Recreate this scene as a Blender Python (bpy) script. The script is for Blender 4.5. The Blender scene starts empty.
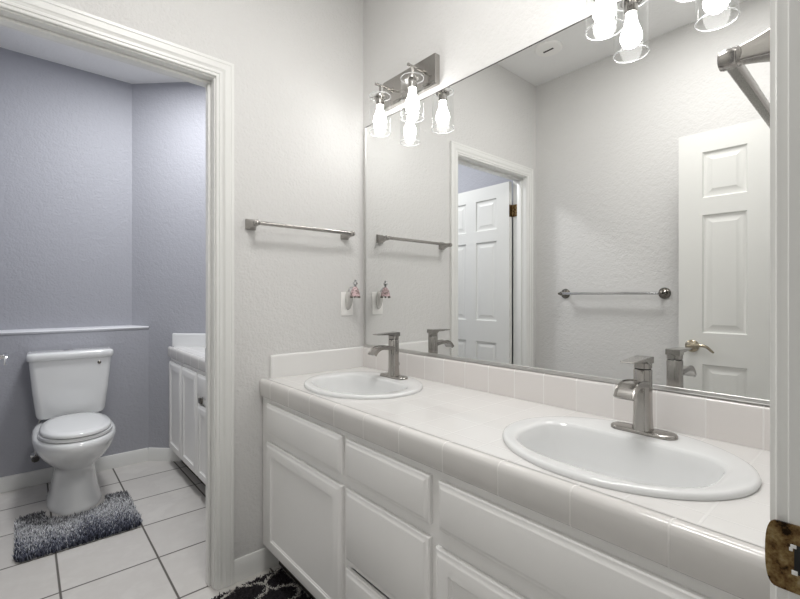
import bpy, bmesh, math, random
from mathutils import Vector, Matrix
random.seed(7)
SC = bpy.context.scene
COL = SC.collection
PI = math.pi

# ------------------------------------------------------------------ camera, world, lights, exposure
cam_d = bpy.data.cameras.new('camera')
cam = bpy.data.objects.new('camera', cam_d); COL.objects.link(cam)
cam.location = (0, 0, 1.17)
cam.rotation_euler = (PI / 2, 0, -math.radians(41.033))
cam_d.sensor_width = 36.0
cam_d.lens = 430.85 / 800 * 36
cam_d.shift_y = -3.3 / 800
cam_d.clip_start = 0.01
SC.camera = cam

w = bpy.data.worlds.new('world'); SC.world = w
w.use_nodes = True
w.node_tree.nodes['Background'].inputs[0].default_value = (1, 0.985, 0.97, 1)
w.node_tree.nodes['Background'].inputs[1].default_value = 0.28    # even fill light added, entering by the doorway behind the camera

SC.view_settings.view_transform = 'Standard'
SC.view_settings.look = 'None'
SC.view_settings.gamma = 1
SC.view_settings.use_curve_mapping = False
SC.view_settings.exposure = 0.0
BULB = 22.0          # emission of the vanity bulbs
CEIL_MAIN = 16.5      # added ceiling fill lights, without fixtures (W)
CEIL_WC = 22.0

def area(name, loc, size, watts, col=(1, 1, 1)):
    l = bpy.data.lights.new(name, 'AREA'); l.shape = 'DISK'; l.size = size; l.energy = watts; l.color = col
    o = bpy.data.objects.new(name, l); COL.objects.link(o); o.location = loc
    return o
area('ceiling_fill', (0.46, 0.64, 2.735), 0.55, CEIL_MAIN, (1, 0.985, 0.97))  # unseen fill light, added because the vanity bulbs alone are too weak
area('ceiling_fill', (0.54, 2.70, 2.67), 0.35, CEIL_WC, (0.98, 0.99, 1.0))  # unseen fill light added to brighten the toilet room

# ------------------------------------------------------------------ material helpers
def lin(r, g, b):
    f = lambda c: (c / 255) / 12.92 if c / 255 <= 0.04045 else ((c / 255 + 0.055) / 1.055) ** 2.4
    return (f(r), f(g), f(b), 1)

class NT:
    def __init__(self, name):
        self.m = bpy.data.materials.new(name); self.m.use_nodes = True
        self.t = self.m.node_tree
        self.b = self.t.nodes['Principled BSDF']
        self.out = self.t.nodes['Material Output']
    def n(self, typ, **kw):
        x = self.t.nodes.new(typ)
        for k, v in kw.items(): setattr(x, k, v)
        return x
    def l(self, a, b): self.t.links.new(a, b)
    def math(self, op, a, b=None):
        x = self.n('ShaderNodeMath', operation=op)
        for i, v in enumerate((a, b)):
            if v is None: continue
            if hasattr(v, 'is_linked'): self.l(v, x.inputs[i])
            else: x.inputs[i].default_value = v
        return x.outputs[0]
    def bump(self, h, strength, dist):
        x = self.n('ShaderNodeBump'); x.inputs['Strength'].default_value = strength; x.inputs['Distance'].default_value = dist
        self.l(h, x.inputs['Height']); self.l(x.outputs[0], self.b.inputs['Normal']); return x
    def noise(self, scale, detail=3, vec=None, rough=0.5):
        x = self.n('ShaderNodeTexNoise'); x.inputs['Scale'].default_value = scale; x.inputs['Detail'].default_value = detail
        x.inputs['Roughness'].default_value = rough
        if vec is not None: self.l(vec, x.inputs['Vector'])
        return x.outputs['Fac']
    def pos(self):
        return self.n('ShaderNodeNewGeometry').outputs['Position']
    def objc(self):
        return self.n('ShaderNodeTexCoord').outputs['Object']
    def mixc(self, fac, a, b):
        x = self.n('ShaderNodeMix', data_type='RGBA')
        if hasattr(fac, 'is_linked'): self.l(fac, x.inputs[0])
        else: x.inputs[0].default_value = fac
        for v, s in ((a, 6), (b, 7)):
            if hasattr(v, 'is_linked'): self.l(v, x.inputs[s])
            else: x.inputs[s].default_value = v
        return x.outputs[2]
    def ramp(self, fac, stops):
        x = self.n('ShaderNodeValToRGB'); e = x.color_ramp.elements
        while len(e) < len(stops): e.new(0.5)
        for el, (p, c) in zip(e, stops): el.position = p; el.color = c
        self.l(fac, x.inputs[0]); return x.outputs[0]

def plain(name, col, rough=0.5, metal=0.0, spec=0.5, coat=0.0):
    k = NT(name); k.b.inputs['Base Color'].default_value = col
    k.b.inputs['Roughness'].default_value = rough; k.b.inputs['Metallic'].default_value = metal
    k.b.inputs['Specular IOR Level'].default_value = spec; k.b.inputs['Coat Weight'].default_value = coat
    return k

def wallmat(name, col, strength=0.5, scale=95):
    k = plain(name, col, 0.55, 0, 0.35)
    p = k.pos()
    a = k.noise(scale, 3, p, 0.55); b = k.noise(scale * 0.42, 2, p)
    s = k.math('SMOOTH_MIN' if False else 'ADD', a, b)
    k.bump(k.math('MULTIPLY', s, 0.5), strength, 0.012)
    return k.m

def brushed(name, col, rough=0.3):
    k = plain(name, col, rough, 1.0)
    mp = k.n('ShaderNodeMapping'); mp.inputs['Scale'].default_value = (60, 60, 1500)
    k.l(k.objc(), mp.inputs[0])
    n = k.noise(1.0, 2, mp.outputs[0])
    k.l(k.math('ADD', k.math('MULTIPLY', n, 0.03), rough - 0.015), k.b.inputs['Roughness'])
    return k.m

def painted(name, col, rough=0.35, amp=0.03):
    k = plain(name, col, rough)
    n = k.noise(7, 4, k.objc())
    d = tuple(c * (1 - amp * 2) for c in col[:3]) + (1,)
    k.l(k.mixc(n, d, col), k.b.inputs['Base Color'])
    k.bump(k.noise(60, 3, k.objc()), 0.03, 0.002)
    return k.m

def grid_mask(k, sx, sy, px, x0, py, y0, width):
    """1 on grout lines of a rectangular tile grid (sx, sy are sockets)"""
    def line(s, p, o):
        t = k.math('DIVIDE', k.math('SUBTRACT', s, o), p)
        fr = k.math('SUBTRACT', t, k.math('ROUND', t))
        d = k.math('MULTIPLY', k.math('ABSOLUTE', fr), p)
        return d
    ds = []
    if sx is not None: ds.append(line(sx, px, x0))
    if sy is not None: ds.append(line(sy, py, y0))
    d = ds[0] if len(ds) == 1 else k.math('MINIMUM', ds[0], ds[1])
    mr = k.n('ShaderNodeMapRange'); mr.interpolation_type = 'SMOOTHSTEP'
    mr.inputs['From Min'].default_value = width * 0.35; mr.inputs['From Max'].default_value = width * 0.75
    mr.inputs['To Min'].default_value = 1; mr.inputs['To Max'].default_value = 0
    k.l(d, mr.inputs['Value'])
    return mr.outputs[0]

def tilemat(name, axes, pitch, orig, width, tile, tile2, grout, rough=0.12, bumpd=0.0015, gr_rough=0.6, vein=False):
    k = plain(name, tile, rough, 0, 0.5)
    sp = k.n('ShaderNodeSeparateXYZ'); k.l(k.pos(), sp.inputs[0])
    o = {'x': sp.outputs[0], 'y': sp.outputs[1], 'z': sp.outputs[2]}
    sx = o[axes[0]]; sy = o[axes[1]] if len(axes) > 1 else None
    m = grid_mask(k, sx, sy, pitch[0], orig[0], pitch[-1], orig[-1], width)
    # each tile a little different
    cx = k.n('ShaderNodeCombineXYZ')
    k.l(k.math('FLOOR', k.math('DIVIDE', k.math('SUBTRACT', sx, orig[0]), pitch[0])), cx.inputs[0])
    if sy is not None: k.l(k.math('FLOOR', k.math('DIVIDE', k.math('SUBTRACT', sy, orig[-1]), pitch[-1])), cx.inputs[1])
    wn = k.n('ShaderNodeTexWhiteNoise'); k.l(cx.outputs[0], wn.inputs['Vector'])
    base = k.mixc(wn.outputs['Value'], tile, tile2)
    if vein:
        n = k.noise(5, 6, k.pos(), 0.65)
        rp = k.ramp(n, [(0.40, (0, 0, 0, 1)), (0.5, (1, 1, 1, 1)), (0.62, (0.35, 0.35, 0.35, 1))])
        base = k.mixc(k.math('MULTIPLY', rp, 0.5), base, lin(196, 192, 188))
    k.l(k.mixc(m, base, grout), k.b.inputs['Base Color'])
    k.l(k.math('ADD', k.math('MULTIPLY', m, gr_rough - rough), rough), k.b.inputs['Roughness'])
    wv = k.noise(9, 1, k.pos())
    k.bump(k.math('SUBTRACT', k.math('MULTIPLY', wv, 0.6), m), 0.5, bumpd)
    return k.m

# ------------------------------------------------------------------ materials
M = {}
M['wall'] = wallmat('warm_grey_wall_paint', lin(218, 217, 215), 0.42, 95)
M['wall_blue'] = wallmat('blue_grey_wall_paint', lin(172, 173, 180), 0.42, 85)
M['ledge'] = plain('pale_ledge', lin(224, 225, 229), 0.4).m  # paler than the wall around it
M['ceiling'] = wallmat('white_ceiling_paint', lin(242, 242, 241), 0.25, 70)
M['trim'] = painted('white_gloss_trim_paint', lin(233, 233, 230), 0.3, 0.004)
M['door'] = painted('white_door_paint', lin(230, 230, 226), 0.35, 0.012)
M['cabinet'] = painted('white_cabinet_paint', lin(243, 242, 240), 0.33, 0.008)
M['floor'] = tilemat('pale_floor_tile', 'xy', (0.345, 0.345), (0.105, 1.82), 0.0075, lin(214, 211, 207), lin(203, 200, 196), lin(96, 92, 88), 0.28, 0.002, 0.8, True)
M['counter'] = tilemat('white_counter_tile', 'xy', (0.111, 0.111), (0.84, 0.09), 0.004, lin(231, 230, 228), lin(229, 227, 225), lin(233, 232, 230), 0.1, 0.0005, 0.25)
M['edge'] = tilemat('counter_edge_tile', 'y', (0.16,), (0.071,), 0.0026, lin(226, 224, 221), lin(222, 219, 216), lin(236, 234, 231), 0.1, 0.0008)
M['splash_y'] = tilemat('splash_tile', 'y', (0.112,), (0.088,), 0.003, lin(230, 227, 225), lin(227, 222, 219), lin(238, 236, 234), 0.1, 0.0012)
M['splash_x'] = tilemat('splash_tile_end', 'x', (0.112,), (0.83,), 0.004, lin(231, 230, 228), lin(231, 230, 228), lin(231, 230, 228), 0.1, 0.0001, 0.12)
M['porcelain'] = plain('white_porcelain', lin(232, 233, 233), 0.08, 0, 0.5, 0.3).m
M['plastic'] = plain('white_plastic', lin(247, 246, 243), 0.3).m
M['dark'] = plain('black_recess', lin(18, 17, 16), 0.7).m
M['toekick'] = plain('dark_toe_kick', lin(50, 46, 43), 0.7).m
M['nickel'] = brushed('brushed_nickel', lin(172, 169, 165), 0.2)
M['chrome'] = plain('polished_chrome', lin(205, 205, 206), 0.08, 1.0).m
M['silver'] = plain('aluminium_channel', lin(205, 204, 202), 0.3, 1.0).m
M['mirror'] = plain('mirror_silver', (0.90, 0.905, 0.90, 1), 0.0, 1.0).m
M['pewter'] = plain('polished_pewter', lin(130, 126, 120), 0.12, 1.0).m

k = plain('satin_brass', lin(184, 174, 154), 0.16, 1.0); M['brass'] = k.m
k = plain('tarnished_brass', lin(120, 96, 60), 0.35, 1.0)
n = k.noise(70, 5, k.objc(), 0.65)
k.l(k.ramp(n, [(0.36, lin(40, 30, 22)), (0.47, lin(112, 88, 58)), (0.58, lin(146, 124, 86)), (0.7, lin(168, 152, 118))]), k.b.inputs['Base Color'])
k.l(k.math('ADD', k.math('MULTIPLY', n, 0.5), 0.12), k.b.inputs['Roughness']); k.bump(n, 0.25, 0.001)
M['old_brass'] = k.m

k = plain('led_bulb', (1, 1, 1, 1), 0.4)
k.b.inputs['Emission Color'].default_value = (1, 0.985, 0.965, 1); k.b.inputs['Emission Strength'].default_value = BULB
M['bulb'] = k.m

def thin_glass(name, tint, gloss=1.0):
    k = NT(name); k.t.nodes.remove(k.b)
    tr = k.n('ShaderNodeBsdfTransparent'); tr.inputs[0].default_value = tint
    gl = k.n('ShaderNodeBsdfGlossy'); gl.inputs['Roughness'].default_value = 0.02; gl.inputs[0].default_value = (1, 1, 1, 1)
    fr = k.n('ShaderNodeLayerWeight'); fr.inputs[0].default_value = 0.5
    mx = k.n('ShaderNodeMixShader')
    k.l(k.math('ADD', k.math('MULTIPLY', k.math('POWER', fr.outputs['Facing'], 4.0), gloss), 0.035), mx.inputs[0]); k.l(tr.outputs[0], mx.inputs[1]); k.l(gl.outputs[0], mx.inputs[2])
    k.l(mx.outputs[0], k.out.inputs[0]); return k.m
M['glass'] = thin_glass('clear_thin_glass', (0.97, 0.975, 0.975, 1), 0.55)
k = plain('polished_glass_rim', (0.95, 0.96, 0.96, 1), 0.1); k.b.inputs['Transmission Weight'].default_value = 0.6; M['rim'] = k.m
k = plain('crystal', (0.9, 0.9, 0.92, 1), 0.03); k.b.inputs['Transmission Weight'].default_value = 0.7; M['crystal'] = k.m
k = plain('pink_glass', lin(228, 190, 195), 0.08); k.b.inputs['Transmission Weight'].default_value = 0.25
k.l(k.mixc(k.ramp(k.noise(120, 2, k.objc()), [(0.45, (0, 0, 0, 1)), (0.6, (1, 1, 1, 1))]), lin(236, 206, 209), lin(140, 124, 120)), k.b.inputs['Base Color'])
M['pink'] = k.m
k = plain('translucent_shade', lin(228, 226, 222), 0.25); k.b.inputs['Transmission Weight'].default_value = 0.3; M['frost'] = k.m
k = plain('mat_pile', (1, 1, 1, 1), 0.9, 0, 0.1)
at = k.n('ShaderNodeAttribute'); at.attribute_name = 'tuft_colour'; k.l(at.outputs['Color'], k.b.inputs['Base Color'])
M['pile'] = k.m

# ------------------------------------------------------------------ mesh builder
class MB:
    def __init__(self): self.v = []; self.f = []
    def add(self, verts, faces):
        o = len(self.v); self.v += [tuple(p) for p in verts]; self.f += [tuple(i + o for i in q) for q in faces]; return self
    def box(self, x0, x1, y0, y1, z0, z1, bev=0.0, seg=2):
        x0, x1 = min(x0, x1), max(x0, x1); y0, y1 = min(y0, y1), max(y0, y1); z0, z1 = min(z0, z1), max(z0, z1)
        b = bmesh.new(); bmesh.ops.create_cube(b, size=1)
        for q in b.verts: q.co = Vector(((x0 + x1) / 2 + q.co.x * (x1 - x0), (y0 + y1) / 2 + q.co.y * (y1 - y0), (z0 + z1) / 2 + q.co.z * (z1 - z0)))
        if bev > 0: bmesh.ops.bevel(b, geom=b.edges[:], offset=min(bev, 0.49 * min(x1 - x0, y1 - y0, z1 - z0)), segments=seg, profile=0.5, affect='EDGES')
        b.verts.index_update()
        self.add([q.co for q in b.verts], [[q.index for q in f.verts] for f in b.faces]); b.free(); return self
    def loft(self, rings, cap0=True, cap1=True, closed=True):
        n = len(rings[0]); vs = [p for r in rings for p in r]; fs = []
        for i in range(len(rings) - 1):
            for j in range(n if closed else n - 1):
                a = i * n + j; b = i * n + (j + 1) % n
                fs.append((a, b, b + n, a + n))
        if cap0: fs.append(tuple(range(n))[::-1])
        if cap1: fs.append(tuple((len(rings) - 1) * n + j for j in range(n)))
        return self.add(vs, fs)
    def tube(self, path, r, seg=12, cap=True):
        """round tube through points; r is a number or one per point"""
        P = [Vector(p) for p in path]; R = r if isinstance(r, (list, tuple)) else [r] * len(P)
        rings = []; up = None
        for i, p in enumerate(P):
            t = (P[min(i + 1, len(P) - 1)] - P[max(i - 1, 0)]).normalized()
            if up is None: up = Vector((0, 0, 1)) if abs(t.z) < 0.9 else Vector((1, 0, 0))
            s = t.cross(up).normalized(); up = s.cross(t).normalized()
            rings.append([p + (s * math.cos(a) + up * math.sin(a)) * R[i] for a in [2 * PI * j / seg for j in range(seg)]])
        return self.loft(rings, cap, cap)
    def lathe(self, prof, c=(0, 0, 0), axis='z', seg=24, cap=True):
        rings = []
        for r, h in prof:
            ring = []
            for j in range(seg):
                a = 2 * PI * j / seg; u, w_ = r * math.cos(a), r * math.sin(a)
                ring.append({'z': (c[0] + u, c[1] + w_, c[2] + h), 'x': (c[0] + h, c[1] + u, c[2] + w_), 'y': (c[0] + u, c[1] + h, c[2] + w_)}[axis])
            rings.append(ring)
        return self.loft(rings, cap, cap)
    def prism(self, prof, axis, a, b):
        """extrude a closed 2D outline along an axis"""
        def P(p, t): return {'x': (t, p[0], p[1]), 'y': (p[0], t, p[1]), 'z': (p[0], p[1], t)}[axis]
        return self.loft([[P(p, a) for p in prof], [P(p, b) for p in prof]])
    def xf(self, m, start=0):
        for i in range(start, len(self.v)): self.v[i] = tuple(m @ Vector(self.v[i]))
        return self
    def build(self, name, mat, parent=None, smooth=True, angle=35, colours=None):
        me = bpy.data.meshes.new(name); me.from_pydata(self.v, [], self.f); me.update()
        if colours is None:
            b = bmesh.new(); b.from_mesh(me); bmesh.ops.recalc_face_normals(b, faces=b.faces[:]); b.to_mesh(me); b.free()
        else:
            at = me.color_attributes.new('tuft_colour', 'FLOAT_COLOR', 'POINT')
            at.data.foreach_set('color', [c for q in colours for c in q])
        me.materials.append(mat)
        if smooth:
            me.shade_smooth()
            if angle < 180: me.set_sharp_from_angle(angle=math.radians(angle))
        o = bpy.data.objects.new(name, me); COL.objects.link(o)
        if parent is not None: o.parent = parent
        return o

def thing(name, label, cat, loc=(0, 0, 0), rz=0, group=None):
    o = bpy.data.objects.new(name, None); COL.objects.link(o); o.location = loc; o.rotation_euler = (0, 0, rz)
    o.empty_display_size = 0.05
    return tag(o, label, cat, group)
def tag(o, label, cat, group=None):
    o['label'] = label; o['category'] = cat
    if group: o['group'] = group
    return o
def struct(o, label=None):
    o['kind'] = 'structure'
    if label: o['label'] = label
    return o
def kids(o): return [c for c in COL.objects if c.parent == o]
def dup(root, loc, rz, label):
    ks = kids(root); r = root.copy(); COL.objects.link(r); r.location = loc; r.rotation_euler = (0, 0, rz); r['label'] = label
    for c in ks:
        gs = kids(c); d = c.copy(); COL.objects.link(d); d.parent = r
        for g in gs:
            e = g.copy(); COL.objects.link(e); e.parent = d
    return r

# ------------------------------------------------------------------ room dimensions
XL, XM, XW = -0.319, 1.294, 1.300         # left wall, mirror face, mirror wall
YN, YF, YF2 = 0.076, 1.778, 1.884         # near wall, far wall (two faces)
HC, HC2 = 2.752, 2.69                     # ceilings
YB, YBU, SD = 3.50, 3.587, 4.165           # toilet room: lower wall, upper wall, angled wall X+Y
OL, OR, OT = -0.184, 0.5665, 2.038        # toilet doorway (jamb faces, head)
EL, ER, ET = -0.128, 0.620, 2.045         # entrance doorway
YN0 = -0.045
T = 0.12

# floor and ceilings
struct(MB().box(XL - T, XW + T, YN0, YB + 0.3, -0.06, 0).build('floor', M['floor'], smooth=False))
struct(MB().box(XL - T, XW + T, YN0, YF + 0.058, HC, HC + 0.06).build('ceiling', M['ceiling'], smooth=False))
struct(MB().box(XL - T, XW + T, YF + 0.058, YB + 0.3, HC2, HC2 + 0.122).build('ceiling_toilet', M['ceiling'], smooth=False))
# main room walls
struct(MB().box(XW, XW + T, YN0, YF + 0.06, 0, HC).build('wall_right', M['wall'], smooth=False))
struct(MB().box(XL - T, XL, YN0, YF + 0.06, 0, HC).build('wall_left', M['wall'], smooth=False))
def door_wall(name, y0, y1, xl, xr, zt, top, mat):
    b = MB(); b.box(XL, xl, y0, y1, 0, top); b.box(xr, XW, y0, y1, 0, top); b.box(xl, xr, y0, y1, zt, top)
    return struct(b.build(name, mat, smooth=False))
JT = 0.018
door_wall('wall_far', YF, YF + 0.058, OL - JT, OR + JT, OT + JT, HC, M['wall'])
door_wall('wall_toilet_front', YF + 0.058, YF2, OL - JT, OR + JT, OT + JT, HC2, M['wall_blue'])
door_wall('wall_near', YN0, YN, EL - JT, ER + JT, ET + JT, HC, M['wall'])
# toilet room walls
struct(MB().box(XL - T, XL, YF + 0.06, YB + 0.3, 0, HC2).build('wall_toilet_left', M['wall_blue'], smooth=False))
struct(MB().box(XW, XW + T, YF + 0.06, YB + 0.3, 0, HC2).build('wall_toilet_right', M['wall_blue'], smooth=False))
cu, cl = SD - YBU, SD - YB
struct(MB().prism([(XL, YBU), (cu, YBU), (cu, YBU + 0.1), (XL, YBU + 0.1)], 'z', 0, HC2).build('wall_toilet_back', M['wall_blue'], smooth=False))
aw = struct(MB().box(-0.60, 0.60, 0, 0.10, 0, HC2).build('wall_toilet_angled', M['wall_blue'], smooth=False))
aw.location = (cu + 0.60 * math.cos(PI / 4), YBU - 0.60 * math.cos(PI / 4), 0); aw.rotation_euler = (0, 0, -PI / 4)
struct(MB().prism([(XL, YB), (cl, YB), (cu, YBU), (XL, YBU)], 'z', 0, 0.95).build('wall_toilet_lower', M['wall_blue'], smooth=False))
# pale ledge on top of the thicker lower wall: sloped cap with a soft nose
prof = [(YB, 0.938), (YB - 0.006, 0.942), (YB - 0.009, 0.949), (YB - 0.005, 0.956), (YB + 0.004, 0.957), (YBU - 0.0005, 0.963), (YBU - 0.0005, 0.952), (YB + 0.002, 0.952), (YB, 0.950)]
rl = [(XL + 0.001, y, z) for y, z in prof]; rr = [(min(SD - y, cl + 0.004) - 0.003, y, z) for y, z in prof]
struct(MB().loft([rl, rr]).build('trim_ledge', M['ledge']))

# door frames: mitred casing, jamb, stop
CAS = [(0.0, 0.0), (0.0, 0.008), (0.003, 0.0095), (0.011, 0.0095), (0.0125, 0.0125), (0.020, 0.0125), (0.0225, 0.010), (0.028, 0.0115),
       (0.034, 0.0155), (0.052, 0.017), (0.0545, 0.0155), (0.057, 0.0175), (0.066, 0.0175), (0.068, 0.016), (0.068, 0.0)]
CAS2 = [(0, 0), (0, 0.0095), (0.0025, 0.0115), (0.0045, 0.0100), (0.006, 0.0105), (0.008, 0.0165), (0.014, 0.0175), (0.05, 0.018), (0.053, 0.0165), (0.056, 0.018), (0.067, 0.018), (0.068, 0.017), (0.068, 0)]
def casing(b, xl, xr, zt, yface, sgn, CAS=CAS):
    rv = 0.006; rings = []
    for d, p in CAS:
        y = yface + sgn * p; d += rv
        rings.append([(xl - d, y, 0.001), (xl - d, y, zt + d), (xr + d, y, zt + d), (xr + d, y, 0.001)])
    b.loft(rings, False, False, closed=False)
    # end caps at floor
    n = len(CAS)
    b.add([r[0] for r in rings], [tuple(range(n))]); b.add([r[3] for r in rings], [tuple(range(n))])
    # back face
def jamb(b, xl, xr, zt, y0, y1):
    b.box(xl - JT, xl, y0, y1, 0.001, zt, 0.0012, 1); b.box(xr, xr + JT, y0, y1, 0.001, zt, 0.0012, 1); b.box(xl - JT, xr + JT, y0, y1, zt, zt + JT, 0.0012, 1)
def stop(b, xl, xr, zt, y0, y1):
    b.box(xl, xl + 0.011, y0, y1, 0.001, zt - 0.011, 0.003); b.box(xr - 0.011, xr, y0, y1, 0.001, zt - 0.011, 0.003); b.box(xl, xr, y0, y1, zt - 0.011, zt, 0.003)
b = MB(); casing(b, OL, OR, OT, YF, -1); casing(b, OL, OR, OT, YF2, 1); jamb(b, OL, OR, OT, YF, YF2); stop(b, OL, OR, OT, YF + 0.035, YF + 0.07)
tr1 = struct(b.build('trim_1', M['trim'], angle=25))
b = MB(); casing(b, EL, ER, ET, YN, 1, CAS2); jamb(b, EL, ER, ET, YN0, YN); stop(b, EL, ER, ET, YN0 + 0.008, YN0 + 0.045)
tr2 = struct(b.build('trim_2', M['trim'], angle=25))

# baseboards
BBP = [(0, 0), (0.0125, 0), (0.0125, 0.066), (0.010, 0.072), (0.0085, 0.080), (0.005, 0.088), (0, 0.09)]
def baseboard(name, p0, p1, label=None):
    p0, p1 = Vector((*p0, 0)), Vector((*p1, 0)); t = (p1 - p0).normalized(); nrm = Vector((-t.y, t.x, 0))
    return struct(MB().loft([[p0 + nrm * d + Vector((0, 0, z + 0.0005)) for d, z in BBP], [p1 + nrm * d + Vector((0, 0, z + 0.0005)) for d, z in BBP]]).build(name, M['trim'], angle=25))
baseboard('baseboard_far', (0.838, YF - 0.0005), (OR + 0.0745, YF - 0.0005))
baseboard('baseboard_left', (XL + 0.0005, YF - 0.01), (XL + 0.0005, YN + 0.02))
baseboard('baseboard_toilet_back', (cl - 0.006, YB - 0.0005), (XL + 0.0015, YB - 0.0005))
baseboard('baseboard_toilet_angled', (0.84, SD - 0.84 - 0.001), (cl + 0.0015, YB - 0.002))
baseboard('baseboard_toilet_left', (XL + 0.0005, YB - 0.014), (XL + 0.0005, YF2 + 0.02))

# ------------------------------------------------------------------ six panel doors with lever handles
def panel_face(b, W, H, y, sgn, panels):
    """one face of a door slab (x along width, z up): grid of quads with stepped raised panels"""
    xs = sorted({0, W} | {p[0] for p in panels} | {p[1] for p in panels}); zs = sorted({0, H} | {p[2] for p in panels} | {p[3] for p in panels})
    def inside(x, z): return any(p[0] < x < p[1] and p[2] < z < p[3] for p in panels)
    for i in range(len(xs) - 1):
        for j in range(len(zs) - 1):
            if not inside((xs[i] + xs[i + 1]) / 2, (zs[j] + zs[j + 1]) / 2):
                b.add([(xs[i], y, zs[j]), (xs[i + 1], y, zs[j]), (xs[i + 1], y, zs[j + 1]), (xs[i], y, zs[j + 1])], [(0, 1, 2, 3)])
    for x0, x1, z0, z1 in panels:
        rings = []
        for ins, dep in ((0, 0), (0.006, 0.0075), (0.012, 0.009), (0.020, 0.009), (0.042, 0.003), (0.0435, 0.0022)):
            yy = y - sgn * dep
            rings.append([(x0 + ins, yy, z0 + ins), (x1 - ins, yy, z0 + ins), (x1 - ins, yy, z1 - ins), (x0 + ins, yy, z1 - ins)])
        b.loft(rings, False, True)
def six_panel(b, W, H, th):
    s = 0.115 * W / 0.74; m = 0.105 * W / 0.74; pw = (W - 2 * s - m) / 2
    P = []
    for z0, z1 in ((0.225, 0.80), (0.965, 1.585), (1.675, 1.915)):
        P += [(s, s + pw, z0, z1), (s + pw + m, W - s, z0, z1)]
    panel_face(b, W, H, 0, -1, P); panel_face(b, W, H, th, 1, P)
    b.add([(0, 0, 0), (0, th, 0), (0, th, H), (0, 0, H)], [(0, 1, 2, 3)]); b.add([(W, 0, 0), (W, th, 0), (W, th, H), (W, 0, H)], [(0, 1, 2, 3)])
    b.add([(0, 0, 0), (W, 0, 0), (W, th, 0), (0, th, 0)], [(0, 1, 2, 3)]); b.add([(0, 0, H), (W, 0, H), (W, th, H), (0, th, H)], [(0, 1, 2, 3)])
def lever(b, x, z, y, sgn, out=0.05, ln=0.105):
    """rosette, neck and curved lever pointing to the hinge (-x)"""
    b.lathe([(0.033, 0), (0.033, sgn * 0.003), (0.030, sgn * 0.007), (0.016, sgn * 0.011), (0.012, sgn * 0.014), (0.0115, sgn * out)], (x, y, z), 'y', 24)
    pts = []; rad = []
    for i in range(13):
        t = i / 12
        pts.append((x + 0.008 - (ln + 0.008) * t, y + sgn * (out + 0.004 * math.sin(PI * t)), z + 0.010 * math.sin(PI * 1.15 * t) - 0.020 * max(0, t - 0.72) / 0.28))
        rad.append(0.0115 - 0.0055 * t if t < 0.95 else 0.0045)
    b.tube(pts, rad, 12)
def hinge(b, th):
    # leaf on the door edge, leaf folded back to the jamb, knuckle (local: pin at origin)
    b.box(-0.0008, 0.0012, 0.002, 0.030, -0.045, 0.045, 0.0004, 1); b.box(-0.030, -0.002, -0.0012, 0.0008, -0.045, 0.045, 0.0004, 1)
    for q in range(5): b.lathe([(0.0062, 0), (0.0062, 0.0168)], (-0.003, -0.003, -0.045 + q * 0.018), 'z', 12)

# door_1: entrance door, swung into the room, seen in the mirror; door axis = +x local -> world +Y
d1 = struct(bpy.data.objects.new('door_1', None), 'open white six panel entrance door standing by the left wall, seen in the mirror'); COL.objects.link(d1)
W1 = 0.686
d1.location = (-0.123, YN + 0.012, 0.012); d1.rotation_euler = (0, 0, PI / 2 - 0.035)
b = MB(); six_panel(b, W1, 2.022, 0.035); b.xf(Matrix.Translation((0, -0.0, 0))); b.build('door_panel', M['door'], d1, angle=20)
b = MB(); lever(b, W1 - 0.062, 0.893, 0.0, -1, 0.052); b.build('door_handle', M['brass'], d1, angle=50)
b = MB(); b.box(W1 - 0.0005, W1 + 0.0012, 0.006, 0.029, 0.875, 0.932, 0.0005, 1); b.build('latch_plate', M['brass'], d1)
for z in (0.22, 1.02, 1.82):
    b = MB(); hinge(b, 0.035); b.xf(Matrix.Translation((0, 0.002, z))); b.build('hinge', M['old_brass'], d1)
# door_2: toilet room door, swung into the toilet room, hinged on the left jamb
d2 = struct(bpy.data.objects.new('door_2', None), 'open white six panel door of the toilet room, seen in the mirror through its doorway'); COL.objects.link(d2)
W2 = 0.742
d2.location = (OL + 0.001, YF2 + 0.014, 0.012); d2.rotation_euler = (0, 0, PI / 2 + 0.012)
b = MB(); six_panel(b, W2, 2.018, 0.035); b.xf(Matrix.Translation((0, -0.036, 0))); b.build('door_panel', M['door'], d2, angle=20)
b = MB(); lever(b, W2 - 0.062, 0.893, -0.036, -1, 0.090); b.build('door_handle', M['chrome'], d2, angle=50)
for z in (0.22, 1.80):
    b = MB()
    b.box(-0.0015, 0.0005, -0.034, -0.002, z - 0.045, z + 0.045); b.box(-0.046, -0.016, -0.0035, -0.0015, z - 0.045, z + 0.045)
    for q in range(5): b.lathe([(0.0065, 0), (0.0065, 0.0168)], (-0.008, 0.0005, z - 0.045 + q * 0.018), 'z', 12)
    b.build('hinge', M['old_brass'], d2)
# strike plates on the two right jambs
def strike(yedge, x, zc, hh, lip, back, name, mat, parent):
    """plate with rounded lip; hole cut as a dark pocket"""
    out = []
    r, rz = 0.012, hh * 0.98
    for a0, cy_, cz_ in ((0, yedge + lip - r, zc + hh - rz), (-PI / 2, yedge + lip - r, zc - hh + rz)):
        arc = [(cy_ + r * abs(math.cos(a0 + PI / 2 * (1 - i / 8))) ** 0.62, cz_ + rz * math.copysign(abs(math.sin(a0 + PI / 2 * (1 - i / 8))) ** 0.8, math.sin(a0 + PI / 2 * (1 - i / 8)))) for i in range(9)]
        out += arc
    out += [(yedge - back, zc - hh), (yedge - back, zc + hh)]
    bb = MB(); bb.prism(out, 'x', x - 0.0028, x - 0.0002)
    o = bb.build(name, mat, parent, angle=40)
    return o
sp = strike(YN, ER, 0.890, 0.036, 0.0185, 0.045, 'strike_plate', M['old_brass'], tr2); sp['label'] = 'tarnished brass strike plate'
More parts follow.
